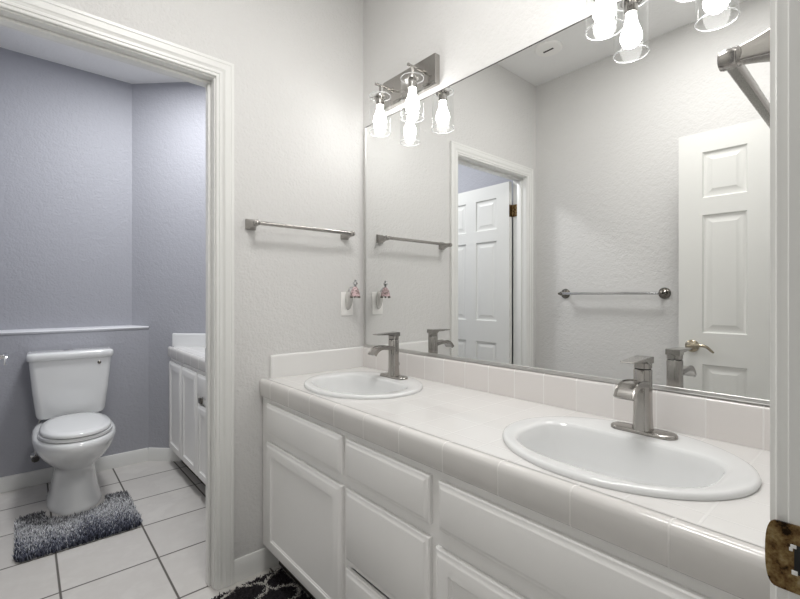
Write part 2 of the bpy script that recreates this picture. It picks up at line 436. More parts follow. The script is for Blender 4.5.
b = MB(); b.box(ER - 0.0034, ER - 0.0026, 0.037, 0.0705, 0.8745, 0.9055, 0.003); b.build('latch_hole', M['dark'], sp)
b = MB()
for q, (ya, yb, za, zb) in enumerate(((0.0675, 0.0725, 0.8735, 0.8785), (0.0685, 0.0735, 0.9015, 0.9055), (0.0715, 0.0745, 0.898, 0.902))): b.box(ER - 0.0038, ER - 0.0027, ya, yb, za, zb, 0.0012)
b.build('paint_chip', M['trim'], sp)
sp2 = MB().box(OR - 0.0016, OR - 0.0001, YF2 - 0.034, YF2 - 0.003, 0.895, 0.955, 0.0005, 1).build('strike_plate', M['toekick'], tr1); sp2['label'] = 'dark strike plate'

# ------------------------------------------------------------------ vanity cabinets
def front(b, y0, y1, z0, z1, xb, t=0.018, panel=False):
    """door or drawer front facing -x with moulded edge (and recessed panel)"""
    R = [(0, 0), (0, t - 0.009), (0.003, t - 0.006), (0.006, t - 0.0055), (0.013, t - 0.001), (0.016, t)]
    if panel: R += [(0.048, t), (0.050, t - 0.0035), (0.053, t - 0.0035), (0.056, t - 0.006), (0.066, t - 0.0065)]
    rings = []
    for i, n in R:
        rings.append([(xb - n, y0 + i, z0 + i), (xb - n, y1 - i, z0 + i), (xb - n, y1 - i, z1 - i), (xb - n, y0 + i, z1 - i)])
    b.loft(rings)
FX = 0.768        # face frame plane
def carcass(b, y0, y1, zb, zt, xback, stiles, rails, ends=(True, True)):
    th = 0.018
    # face frame: stiles (y ranges) and rails (y0,y1,z0,z1)
    for a, c in stiles: b.box(FX - 0.0004, FX + th - 0.0004, a, c, zb + 0.0004, zt - 0.0004, 0.001, 1)
    for a, c, d, e in rails: b.box(FX, FX + th, a, c, d, e, 0.001, 1)
    b.box(FX + th, xback, y0, y0 + 0.015, zb, zt); b.box(FX + th, xback, y1 - 0.015, y1, zb, zt)
    b.box(FX + th, xback, y0 + 0.015, y1 - 0.015, zb, zb + 0.015); b.box(xback - 0.006, xback, y0 + 0.015, y1 - 0.015, zb + 0.015, zt - 0.1)
vy0, vy1, vzb, vzt = YN + 0.004, YF - 0.003, 0.11, 0.744
van = thing('vanity_cabinet', 'long white vanity cabinet under the double sink counter and big mirror', 'cabinet', (0, 0, 0))
van.location = (1.03, 0.93, 0)
def at(o, b): return b.xf(Matrix.Translation(-o.location))
b = MB()
st = [(vy0, 0.185), (0.705, 0.775), (1.11, 1.17), (1.69, vy1)]
carcass(b, vy0, vy1, vzb, vzt, XW - 0.002, st, [(vy0, vy1, 0.715, vzt), (vy0, vy1, 0.555, 0.61), (vy0, vy1, vzb, 0.14), (0.775, 1.11, 0.325, 0.35)])
at(van, b).build('carcass', M['cabinet'], van, angle=25)
at(van, MB().box(0.835, 0.85, vy0, vy1, 0.002, vzb)).build('toe_kick', M['toekick'], van)
for (y0, y1, z0, z1, pn, nm) in ((1.150, 1.710, 0.602, 0.727, False, 'false_front'), (0.168, 0.728, 0.602, 0.722, False, 'false_front'),
                                 (0.758, 1.129, 0.604, 0.724, False, 'drawer'), (0.758, 1.127, 0.347, 0.570, False, 'drawer'), (0.758, 1.127, 0.124, 0.322, False, 'drawer'),
                                 (1.150, 1.712, 0.126, 0.568, True, 'door'), (0.168, 0.738, 0.126, 0.558, True, 'door')):
    b = MB(); front(b, y0, y1, z0, z1, FX - 0.0005, 0.018, pn); at(van, b).build(nm, M['cabinet'], van, angle=25)

wy0, wy1 = YF2 + 0.022, 3.318
wcv = thing('vanity_cabinet', 'smaller white vanity cabinet seen through the doorway beside the toilet', 'cabinet', (1.03, 2.6, 0))
b = MB(); carcass(b, wy0, wy1, vzb, vzt - 0.005, XW - 0.5, [(wy0, 1.96), (2.30, 2.34), (2.645, 2.68), (2.97, 3.01), (3.295, wy1)],
                  [(wy0, wy1, 0.71, vzt - 0.005), (wy0, wy1, vzb, 0.135), (wy0, 2.66, 0.55, 0.585)])
at(wcv, b).build('carcass', M['cabinet'], wcv, angle=25)
at(wcv, MB().box(0.835, 0.848, wy0, wy1 - 0.02, 0.002, vzb)).build('toe_kick', M['toekick'], wcv)
for (y0, y1, z0, z1, nm) in ((3.000, 3.308, 0.120, 0.722, 'door'), (2.672, 2.984, 0.120, 0.722, 'door'), (2.34, 2.655, 0.596, 0.722, 'drawer'), (2.34, 2.655, 0.120, 0.545, 'door')):
    b = MB(); front(b, y0, y1, z0, z1, FX - 0.0005, 0.018, nm == 'door'); at(wcv, b).build(nm, M['cabinet'], wcv, angle=25)
at(wcv, MB().box(FX - 0.016, FX - 0.001, 2.60, 2.64, 0.555, 0.583, 0.002)).build('latch', M['pewter'], wcv)

# ------------------------------------------------------------------ tiled counters
ZT = 0.8145
SINKS = ((1.020, 1.400), (1.020, 0.425))
SA, SB = 0.220, 0.262
EDGE = [(0.790, 0.7465), (0.757, 0.7465), (0.7535, 0.750), (0.7525, 0.800), (0.7535, 0.809), (0.758, 0.8155), (0.766, 0.8185), (0.776, 0.8175), (0.786, ZT - 0.0002), (0.790, ZT - 0.001)]
ctr = thing('countertop', 'long white tiled countertop holding two oval sinks below the big mirror', 'countertop', (1.03, 0.93, ZT))
b = MB()
x0, x1, y0, y1 = 0.788, XW - 0.001, YN + 0.002, YF - 0.001
hx0, hx1 = 0.80, 1.24
def quad(b, xa, xb, ya, yb): b.add([(xa, ya, ZT), (xb, ya, ZT), (xb, yb, ZT), (xa, yb, ZT)], [(0, 1, 2, 3)])
cuts = []
for (cx_, cy_) in SINKS: cuts.append((cy_ - SB - 0.01, cy_ + SB + 0.01))
cuts.sort()
ys = [y0] + [c for p in cuts for c in p] + [y1]
for i in (0, 2, 4): quad(b, x0, x1, ys[i], ys[i + 1])
for (ya, yb), (cx_, cy_) in zip(cuts, sorted(SINKS, key=lambda q: q[1])):
    N = 64; inner = []; outer = []
    for i in range(N):
        a = 2 * PI * i / N; c, s_ = math.cos(a), math.sin(a)
        inner.append((cx_ + 0.965 * SA * c, cy_ + 0.965 * SB * s_, ZT))
        tx = ((x1 if c > 0 else x0) - cx_) / c if abs(c) > 1e-6 else 1e9
        ty = ((yb if s_ > 0 else ya) - cy_) / s_ if abs(s_) > 1e-6 else 1e9
        t = min(tx, ty); outer.append((cx_ + c * t, cy_ + s_ * t, ZT))
    b.loft([outer, inner, [(p[0], p[1], ZT - 0.03) for p in inner]], False, False)
    for cxn, cyn in ((x0, ya), (x1, ya), (x1, yb), (x0, yb)):   # fill corner slivers
        near = sorted(outer, key=lambda p: (p[0] - cxn) ** 2 + (p[1] - cyn) ** 2)
        pa = next(p for p in near if abs(p[0] - cxn) < 1e-6); pb = next(p for p in near if abs(p[1] - cyn) < 1e-6)
        b.add([pa, (cxn, cyn, ZT), pb], [(0, 1, 2)])
at(ctr, b).build('tile_top', M['counter'], ctr, angle=30)
at(ctr, MB().prism(EDGE, 'y', YN + 0.002, YF - 0.002)).build('edge_trim', M['edge'], ctr, angle=50)
def splash_prof(th, z0, z1, side):
    r = th * 0.85; pts = [(0, z0), (0, z1)]
    for i in range(7):
        a = PI / 2 * i / 6; pts.append((side * (th - r + r * math.sin(a)), z1 - r + r * math.cos(a)))
    pts.append((side * th, z0)); return pts
zs0, zs1 = ZT + 0.0003, 0.9155
at(ctr, MB().prism([(XW - 0.001 + p[0], p[1]) for p in splash_prof(0.0115, zs0, zs1, -1)], 'y', YN + 0.002, YF - 0.013)).build('backsplash', M['splash_y'], ctr, angle=50)
b = MB()
prof = [(YF - 0.001 + p[0], p[1]) for p in splash_prof(0.0115, zs0, zs1, -1)]
sec = [(0.799, 0.55), (0.8015, 0.88), (0.807, 1.0), (XW - 0.002, 1.0)]
rings = []
for xx, kk in sec: rings.append([(xx, YF - 0.001 - (YF - 0.001 - p[0]) * kk, zs0 + (p[1] - zs0) * (1 - (1 - kk) * 0.10)) for p in prof])
b.loft(rings); at(ctr, b).build('side_splash', M['splash_x'], ctr, angle=50)

wct = thing('countertop', 'short white tiled countertop on the cabinet beside the toilet', 'countertop', (1.03, 2.6, ZT))
wo = [(0.788, YF2 + 0.022), (XW - 0.001, YF2 + 0.022), (XW - 0.001, SD - XW - 0.008), (0.80, SD - 0.80 - 0.012), (0.788, 3.338)]
b = MB(); b.prism(wo, 'z', ZT - 0.03, ZT); at(wct, b).build('tile_top', M['counter'], wct, smooth=False)
at(wct, MB().prism(EDGE, 'y', YF2 + 0.022, 3.338)).build('edge_trim', M['edge'], wct, angle=50)
b = MB(); b.prism([(p[0], p[1]) for p in splash_prof(0.0115, zs0, 0.907, -1)], 'x', 0.0, 0.62)
b.xf(Matrix.Translation((0.795, SD - 0.795 - 0.002, 0)) @ Matrix.Rotation(-PI / 4, 4, 'Z')); at(wct, b).build('backsplash', M['porcelain'], wct, angle=50)

# ------------------------------------------------------------------ sinks
def superell(a, n):
    c, s_ = math.cos(a), math.sin(a)
    return (math.copysign(abs(c) ** (2 / n), c), math.copysign(abs(s_) ** (2 / n), s_))
def make_sink(label):
    t = thing('sink', label, 'sink', (0, 0, 0))
    N = 72; b = MB(); rings = []
    for k_, z in ((0.995, 0.0006), (1.0, 0.006), (0.993, 0.0105), (0.975, 0.0128), (0.955, 0.0132)):
        rings.append([(SA * k_ * math.cos(2 * PI * i / N), SB * k_ * math.sin(2 * PI * i / N), z) for i in range(N)])
    def basin(k_, z, n, shx=0.0):
        r = []
        for i in range(N):
            a = 2 * PI * i / N; c, s_ = superell(a, n + (2.2 if math.cos(a) > 0 else 0.0))
            ax = 0.118 if c > 0 else 0.148
            r.append((-0.028 + shx + ax * k_ * c, 0.206 * k_ * s_, z))
        return r
    rings += [basin(1.06, 0.0125, 2.3), basin(1.015, 0.0105, 2.4), basin(0.985, 0.004, 2.45), basin(0.95, -0.02, 2.5), basin(0.86, -0.075, 2.5), basin(0.74, -0.115, 2.4), basin(0.5, -0.135, 2.2), basin(0.22, -0.142, 2.0), basin(0.12, -0.146, 2.0)]
    b.loft(rings, False, True); b.build('bowl', M['porcelain'], t, angle=60)
    MB().lathe([(0.021, -0.1415), (0.021, -0.139), (0.016, -0.1385), (0.012, -0.1405)], (-0.028, 0, 0)).build('drain', M['chrome'], t)
    return t
sink = make_sink('far white oval drop-in sink, beside the wall with the towel bar')
sink.location = (*SINKS[0], ZT)
sink['group'] = 'oval drop-in sinks'
dup(sink, (*SINKS[1], ZT), 0, 'near white oval drop-in sink, beside the door jamb at right')

# ------------------------------------------------------------------ faucets (spout towards -x)
def rrect(cx_, cy_, hx, hy, z, r=0.006, n=4):
    pts = []
    for sx, sy, a0 in ((1, 1, 0), (-1, 1, PI / 2), (-1, -1, PI), (1, -1, 3 * PI / 2)):
        for i in range(n + 1):
            a = a0 + PI / 2 * i / n
            pts.append((cx_ + sx * (hx - r) + r * math.cos(a), cy_ + sy * (hy - r) + r * math.sin(a), z))
    return pts
def make_faucet(label):
    t = thing('faucet', label, 'faucet')
    b = MB(); N = 40
    def stad(hl, hw, z):
        pts = []
        for i in range(N):
            a = 2 * PI * i / N; c, s_ = math.cos(a), math.sin(a)
            pts.append((hw * c, (hl - hw) * (1 if s_ > 0 else -1) * (1 if abs(s_) > 1e-9 else 0) + hw * s_, z))
        return pts
    b.loft([stad(0.077, 0.027, 0.0), stad(0.077, 0.027, 0.005), stad(0.075, 0.025, 0.008), stad(0.072, 0.022, 0.009)]); b.build('base_plate', M['nickel'], t, angle=40)
    b = MB()
    b.loft([rrect(0, 0, hx, hy, z, hy * 0.78, 7) for hx, hy, z in ((0.0240, 0.0225, 0.0085), (0.0225, 0.0210, 0.02), (0.0212, 0.0198, 0.05), (0.0208, 0.0194, 0.09), (0.0208, 0.0194, 0.157), (0.0195, 0.018, 0.159))])
    b.build('body', M['nickel'], t, angle=45)
    MB().loft([rrect(0, 0, 0.0175, 0.0155, z, 0.007) for z in (0.158, 0.1625)]).build('gap_ring', M['dark'], t)
    b = MB(); rings = []                                   # waterfall spout: flat ribbon bending over
    for i in range(12):
        s_ = i / 11
        if s_ < 0.55: x = -0.012 - 0.060 * s_ / 0.55; z = 0.124 + 0.006 * math.sin(s_ / 0.55 * PI / 2); ang = 0
        else:
            q = (s_ - 0.55) / 0.45; ang = q * 1.05
            x = -0.072 - 0.050 * math.sin(ang); z = 0.130 - 0.055 * (1 - math.cos(ang))
        hw = 0.0192 + 0.003 * s_; th = 0.0078 - 0.001 * s_
        up = Vector((-math.sin(ang), 0, math.cos(ang)))
        c = Vector((x, 0, z)); prof = []
        for yy, tt in ((-hw, -th), (-hw, th), (-hw + 0.003, th + 0.0006), (-hw + 0.0055, th - 0.0025), (hw - 0.0055, th - 0.0025), (hw - 0.003, th + 0.0006), (hw, th), (hw, -th)):
            p = c + up * tt; prof.append((p.x, yy, p.z))
        rings.append(prof)
    b.loft(rings); b.build('spout', M['nickel'], t, angle=40)
    b = MB()
    b.loft([rrect(0, 0, 0.0205, 0.0188, z, 0.0145, 7) for z in (0.162, 0.176)])
    pr = [(0.0205, 0.174), (0.0205, 0.190), (0.012, 0.191), (-0.098, 0.1865), (-0.100, 0.1845), (-0.098, 0.183), (-0.02, 0.180), (-0.014, 0.174)]
    hw = [0.0185, 0.0185, 0.0185, 0.0155, 0.0155, 0.0155, 0.0175, 0.0185]
    b.loft([[(p[0], -h_, p[1]) for p, h_ in zip(pr, hw)], [(p[0], h_, p[1]) for p, h_ in zip(pr, hw)]])
    b.build('handle', M['nickel'], t, angle=40)
    b = MB(); b.tube([(0.024, 0, 0.006), (0.026, 0, 0.05)], 0.002, 8); b.lathe([(0.002, 0.046), (0.0055, 0.049), (0.006, 0.056), (0.004, 0.061)], (0.026, 0, 0), 'z', 14); b.build('lift_rod', M['nickel'], t)
    return t
fz = ZT + 0.0132
fau = make_faucet('brushed nickel faucet on the far sink next to the outlet wall')
fau.location = (1.176, 1.392, fz); fau['group'] = 'single lever faucets'
dup(fau, (1.174, 0.417, fz), 0, 'brushed nickel faucet on the near sink')

# ------------------------------------------------------------------ mirror
mz0, mz1, my0, my1 = 0.917, 2.018, YN + 0.03, 1.752
mir = thing('mirror', 'wide frameless wall mirror in thin metal channels above the counter', 'mirror', (XM, 0.93, mz0))
at(mir, MB().box(XM, XM + 0.004, my0, my1, mz0 + 0.004, mz1)).build('glass', M['mirror'], mir, smooth=False)
b = MB(); b.box(XM - 0.0035, XM + 0.0045, my0, my1 + 0.002, mz0, mz0 + 0.004, 0.0008, 1); b.box(XM - 0.0035, XM - 0.0008, my0, my1 + 0.002, mz0 + 0.004, mz0 + 0.013, 0.0008, 1)
at(mir, b).build('bottom_channel', M['silver'], mir, angle=25)
at(mir, MB().box(XM - 0.003, XM + 0.0045, my1 - 0.003, my1 + 0.009, mz0, mz1 + 0.001, 0.0008, 1)).build('side_channel', M['silver'], mir, angle=25)
at(mir, MB().box(XM - 0.001, XM + 0.0045, my0, my1 + 0.006, mz1, mz1 + 0.003)).build('top_clip', M['toekick'], mir)

# ------------------------------------------------------------------ vanity lights (local: origin on the wall, -x out)
def make_light(label):
    t = thing('vanity_light', label, 'wall lamp', (0, 0, 0))
    MB().box(-0.030, -0.0005, -0.172, 0.172, 2.048, 2.172, 0.003).build('backplate', M['nickel'], t, angle=30)
    for yy in (-0.107, 0.107):
        X = -0.097
        b = MB(); b.tube([(-0.029, yy, 2.117), (-0.117, yy, 2.117)], 0.0052, 12); b.lathe([(0.0065, 0), (0.0065, 0.008)], (-0.122, yy, 2.117), 'x', 12)
        b.lathe([(0.012, 0), (0.012, 0.004)], (-0.034, yy, 2.117), 'x', 16); b.build('arm', M['nickel'], t)
        b = MB(); b.tube([(X, yy, 2.114), (X, yy, 2.075)], 0.005, 10); b.lathe([(0.008, 2.078), (0.0185, 2.074), (0.0185, 2.028), (0.016, 2.026)], (X, yy, 0), 'z', 20)
        b.lathe([(0.0185, 2.062), (0.030, 2.062), (0.030, 2.059), (0.0185, 2.059)], (X, yy, 0), 'z', 20, False)
        for a in range(3):
            a_ = a * 2 * PI / 3 + 0.4
            b.tube([(X + 0.028 * math.cos(a_), yy + 0.028 * math.sin(a_), 2.0605), (X + 0.0465 * math.cos(a_), yy + 0.0465 * math.sin(a_), 2.0605)], 0.0016, 6)
        so = b.build('socket', M['nickel'], t)
        b = MB(); b.lathe([(0.0478, 1.903), (0.0478, 2.067)], (X, yy, 0), 'z', 40, False)
        gs = b.build('glass_shade', M['glass'], t, angle=60)
        for zz, nm in ((1.903, 'rim'), (2.067, 'rim')):
            b = MB(); b.lathe([(0.0463, zz - 0.0012), (0.0478, zz - 0.0020), (0.0490, zz), (0.0478, zz + 0.0020), (0.0463, zz + 0.0012), (0.0463, zz - 0.0012)], (X, yy, 0), 'z', 40, False)
            b.build(nm, M['rim'], gs, angle=60)
        b = MB(); b.lathe([(0.003, 1.923), (0.013, 1.926), (0.023, 1.934), (0.029, 1.946), (0.030, 1.957), (0.027, 1.972), (0.020, 1.990), (0.0155, 2.008), (0.0145, 2.027)], (X, yy, 0), 'z', 28)
        b.build('bulb', M['bulb'], t, angle=180)
    return t
vl = make_light('far two-bulb vanity light with clear glass shades, above the far sink by the corner')
vl.location = (XW, 1.412, 0); vl['group'] = 'two-bulb vanity lights'
dup(vl, (XW, 0.418, 0), 0, 'near two-bulb vanity light cut by the top edge of the view, above the near sink')

# ------------------------------------------------------------------ square towel bars (local: wall at y=0, out = +y, bar along x)
def make_towel_bar(label, half):
    t = thing('towel_bar', label, 'towel bar')
    for sx in (-1, 1):
        b = MB(); rings = []
        for h_, yy in ((0.0225, 0.0004), (0.0225, 0.005), (0.0205, 0.008), (0.0165, 0.022), (0.0125, 0.040), (0.0098, 0.055)):
            rings.append([(sx * half + p[0], yy, p[1]) for p in [(q[0], q[1]) for q in rrect(0, 0, h_, h_, 0, min(0.004, h_ * 0.3), 3)]])
        b.loft(rings)
        b.lathe([(0.0105, 0.053), (0.0125, 0.055), (0.0128, 0.058), (0.0118, 0.0595), (0.0128, 0.061), (0.0128, 0.074), (0.0115, 0.0775), (0.0095, 0.0785)], (sx * half, 0, 0), 'y', 24)
        b.build('post', M['nickel'], t, angle=35)
    b = MB(); rings = [[(x, 0.067 + q[0], q[1]) for q in rrect(0, 0, 0.0078, 0.0078, 0, 0.004, 3)] for x in (-half + 0.006, half - 0.006)]
    b.loft(rings); b.build('bar', M['nickel'], t, angle=35)
    return t
tb = make_towel_bar('brushed nickel towel bar on the pale wall between doorway and mirror', 0.235)
tb.location = ((0.715 + 1.2072) / 2 - 0.012, YF, 1.470); tb.rotation_euler = (0, 0, PI); tb['group'] = 'square post towel bars'
dup(tb, (0.686 + 0.235, YN - 0.003, 1.476), 0, 'brushed nickel towel bar close to the camera beside the entrance jamb, at top right')

rb = thing('towel_bar', 'ornate round-post towel bar on the opposite wall, seen in the mirror', 'towel bar', (XL, 1.226, 1.188))
for sy in (-1, 1):
    b = MB(); y = sy * 0.315
    b.lathe([(0.034, 0.0004), (0.035, 0.003), (0.033, 0.006), (0.029, 0.0065), (0.0285, 0.009), (0.024, 0.011), (0.020, 0.0115), (0.0195, 0.014), (0.013, 0.018), (0.0085, 0.022), (0.0085, 0.048), (0.0125, 0.053), (0.0140, 0.060), (0.0140, 0.067), (0.0115, 0.073), (0.006, 0.077), (0.001, 0.078)], (0, y, 0), 'x', 28)
    b.lathe([(0.009, 0), (0.0095, sy * 0.003), (0.006, sy * 0.005), (0.007, sy * 0.009), (0.003, sy * 0.013)], (0.064, y + sy * 0.012, 0), 'y', 16)
    b.build('post', M['pewter'], rb, angle=40)
MB().tube([(0.064, -0.305, 0), (0.064, 0.305, 0)], 0.009, 16).build('bar', M['chrome'], rb)

# ------------------------------------------------------------------ outlet and night light on the far wall
ou = thing('wall_outlet', 'white duplex wall outlet near the mirror corner', 'outlet', (1.199, YF, 1.133))
MB().box(-0.0355, 0.0355, -0.0055, -0.0004, -0.058, 0.058, 0.0025).build('cover_plate', M['plastic'], ou, angle=30)
for zz in (-0.0205, 0.0205):
    o = MB().loft([[(p[0], -0.0075, p[1] + zz) for p in [(q[0], q[1]) for q in rrect(0, 0, 0.0165, 0.0145, 0, 0.009, 5)]], [(p[0], -0.005, p[1] + zz) for p in [(q[0], q[1]) for q in rrect(0, 0, 0.0165, 0.0145, 0, 0.009, 5)]]]).build('receptacle', M['plastic'], ou)
    if zz < 0:
        b = MB(); b.box(-0.0075, -0.0055, -0.0081, -0.0072, zz - 0.001, zz + 0.008); b.box(0.0055, 0.0075, -0.0081, -0.0072, zz - 0.001, zz + 0.008); b.lathe([(0.0028, -0.0081), (0.0028, -0.0072)], (0, 0, zz - 0.008), 'y', 12)
        b.build('slots', M['dark'], o)
MB().lathe([(0.0032, -0.0068), (0.0032, -0.0052)], (0, 0, 0), 'y', 14).build('screw', M['silver'], ou)
nl = thing('night_light', 'white plug-in night light with a small pink bell ornament, in the wall outlet', 'night light', (1.199, YF - 0.008, 1.155))
b = MB(); rings = []
for z, hw, d in ((-0.052, 0.004, 0.006), (-0.046, 0.010, 0.012), (-0.030, 0.0165, 0.018), (-0.008, 0.0205, 0.024), (0.012, 0.0205, 0.026), (0.028, 0.017, 0.024), (0.038, 0.010, 0.018), (0.042, 0.004, 0.014)):
    rings.append([(hw * math.cos(2 * PI * i / 20), -d / 2 - 0.0002 - d / 2 * math.sin(2 * PI * i / 20), z) for i in range(20)])
b.loft(rings); b.build('body', M['frost'], nl, angle=60)
MB().tube([(-0.003, -0.014, 0.036), (-0.006, -0.022, 0.050), (-0.006, -0.036, 0.057), (-0.003, -0.050, 0.058), (0, -0.058, 0.056)], 0.0035, 10).build('arm', M['crystal'], nl)
OX, OY = 0.001, -0.062
b = MB(); b.lathe([(0.0235, 0.014), (0.0245, 0.017), (0.0225, 0.028), (0.0185, 0.044), (0.012, 0.055), (0.006, 0.060)], (OX, OY, 0), 'z', 10); b.build('bell_ornament', M['pink'], nl, angle=15)
b = MB()
for a in range(8):
    c, s_ = math.cos(a * PI / 4), math.sin(a * PI / 4); b.lathe([(0.0006, 0.0), (0.0035, 0.003), (0.0035, 0.008), (0.0006, 0.011)], (OX + 0.0225 * c, OY + 0.0225 * s_, 0.005), 'z', 8)
b.build('bead_fringe', M['pewter'], nl, angle=15)
prof = [(0.003, 0.058), (0.0065, 0.061), (0.0065, 0.066), (0.004, 0.068), (0.010, 0.071), (0.0122, 0.077), (0.010, 0.083), (0.004, 0.086), (0.006, 0.088), (0.006, 0.092), (0.001, 0.095)]
MB().lathe(prof, (OX, OY, 0), 'z', 10).build('crystal_finial', M['chrome'], nl, angle=15)

# small plate in the ceiling, seen in the mirror
cv = thing('ceiling_vent', 'small white round ceiling plate with a dark slot, seen at the top of the mirror', 'ceiling vent', (0.07, 1.45, HC))
MB().lathe([(0.085, -0.0004), (0.085, -0.006), (0.078, -0.012), (0.01, -0.014)], seg=36).build('cover', M['plastic'], cv)
MB().box(-0.006, 0.006, -0.032, 0.036, -0.016, -0.012, 0.001).build('slot', M['dark'], cv)

# ------------------------------------------------------------------ toilet (local: x across, -y towards the viewer, wall at y=0)
toi = thing('toilet', 'white two-piece toilet against the blue-grey wall', 'toilet', (0.217, YB - 0.012, 0))
def egg(yb, yf, hw, z, n=44, nb=3.2, nf=2.05, wpos=0.52):
    """outline from back yb to front yf (positive forward); squarer at the back"""
    pts = []; ym = yb + (yf - yb) * wpos
    for i in range(n):
        a = 2 * PI * i / n; c, s_ = math.cos(a), math.sin(a); e = nf if s_ > 0 else nb
        x = math.copysign(abs(c) ** (2 / e), c) * hw
        y = ym + (yf - ym if s_ > 0 else ym - yb) * math.copysign(abs(s_) ** (2 / e), s_)
        pts.append((x, -y, z))
    return pts
b = MB()
b.loft([egg(0.13, 0.600, 0.126, 0.0008), egg(0.13, 0.600, 0.126, 0.014), egg(0.135, 0.594, 0.121, 0.022), egg(0.14, 0.580, 0.110, 0.07), egg(0.14, 0.570, 0.100, 0.13), egg(0.13, 0.570, 0.094, 0.19),
        egg(0.12, 0.585, 0.096, 0.222), egg(0.10, 0.618, 0.116, 0.245), egg(0.08, 0.664, 0.147, 0.28), egg(0.06, 0.706, 0.170, 0.318), egg(0.05, 0.730, 0.184, 0.350), egg(0.045, 0.742, 0.189, 0.376), egg(0.045, 0.744, 0.191, 0.390), egg(0.045, 0.740, 0.188, 0.403), egg(0.05, 0.732, 0.181, 0.412), egg(0.06, 0.715, 0.168, 0.416)])
b.build('bowl', M['porcelain'], toi, angle=60)
b = MB(); b.loft([egg(yb_, yf_, hw_, z, nb=2.3, wpos=0.55) for yb_, yf_, hw_, z in ((0.225, 0.716, 0.160, 0.4165), (0.220, 0.722, 0.165, 0.420), (0.220, 0.722, 0.165, 0.433), (0.225, 0.716, 0.160, 0.4365))]); b.build('seat', M['porcelain'], toi, angle=50)
b = MB(); b.loft([egg(yb_, yf_, hw_, z, nb=2.3, wpos=0.55) for yb_, yf_, hw_, z in ((0.222, 0.718, 0.152, 0.4385), (0.215, 0.726, 0.159, 0.442), (0.215, 0.726, 0.159, 0.453), (0.220, 0.718, 0.153, 0.460), (0.25, 0.67, 0.122, 0.4635), (0.36, 0.58, 0.05, 0.465))])
b.build('seat_lid', M['porcelain'], toi, angle=50)
for sx in (-1, 1): MB().box(sx * 0.075 - 0.018, sx * 0.075 + 0.018, -0.238, -0.212, 0.4165, 0.4375, 0.005).build('seat_hinge', M['plastic'], toi)
def trect(hx, yb, yf, z, r, bow=0.0):
    pts = rrect(0, -(yb + yf) / 2, hx, (yf - yb) / 2, z, r, 6)
    return [(p[0], p[1] - (bow * (1 - (p[0] / hx) ** 2) if p[1] < -(yb + yf) / 2 else 0), p[2]) for p in pts]
b = MB()
b.loft([trect(0.150, 0.03, 0.175, 0.436, 0.03), trect(0.163, 0.02, 0.186, 0.444, 0.035), trect(0.170, 0.014, 0.192, 0.462, 0.035), trect(0.186, 0.010, 0.198, 0.60, 0.033), trect(0.202, 0.008, 0.206, 0.786, 0.03)])
b.box(-0.08, 0.08, -0.17, -0.05, 0.412, 0.438, 0.01); b.build('tank', M['porcelain'], toi, angle=50)
b = MB()
b.loft([trect(0.205, 0.004, 0.211, 0.7865, 0.03), trect(0.211, 0.0, 0.217, 0.791, 0.032), trect(0.213, 0.0, 0.219, 0.808, 0.032), trect(0.212, 0.0, 0.218, 0.823, 0.032), trect(0.207, 0.003, 0.213, 0.831, 0.03), trect(0.195, 0.012, 0.202, 0.834, 0.028)])
b.build('tank_lid', M['porcelain'], toi, angle=60)
b = MB(); b.lathe([(0.024, 0.8335), (0.024, 0.8385), (0.021, 0.841), (0.002, 0.842)], (-0.012, -0.105, 0), 'z', 24); b.build('flush_button', M['chrome'], toi)
b = MB(); b.lathe([(0.0095, -0.0), (0.0095, -0.006), (0.007, -0.008), (0.001, -0.008)], (0.135, -0.2025, 0.756), 'y', 20); b.build('front_button', M['pewter'], toi)
for sx in (-1, 1): MB().lathe([(0.012, 0.0), (0.012, 0.010), (0.008, 0.016), (0.002, 0.018)], (sx * 0.105, -0.30, 0.02), 'z', 14).build('bolt_cap', M['porcelain'], toi)
vv = thing('shutoff_valve', 'small chrome shutoff valve on the wall low beside the toilet', 'valve', (0.048, YB, 0.185))
b = MB(); b.lathe([(0.024, -0.0006), (0.024, -0.004), (0.012, -0.008), (0.008, -0.010), (0.008, -0.05)], (0, 0, 0), 'y', 20)
b.lathe([(0.012, -0.045), (0.013, -0.05), (0.013, -0.075), (0.010, -0.078)], (0, 0, 0), 'y', 16); b.tube([(0, -0.062, 0.005), (0, -0.062, 0.035)], 0.007, 12); b.build('body', M['chrome'], vv)
b = MB(); b.lathe([(0.018, -0.080), (0.020, -0.083), (0.020, -0.092), (0.017, -0.095)], (0, 0, 0), 'y', 10); b.build('handle', M['pewter'], vv)
MB().tube([(0, -0.062, 0.033), (0.002, -0.063, 0.10), (0.010, -0.075, 0.18), (0.018, -0.09, 0.225), (0.024, -0.10, 0.245)], 0.0055, 10).build('supply_hose', M['silver'], vv)

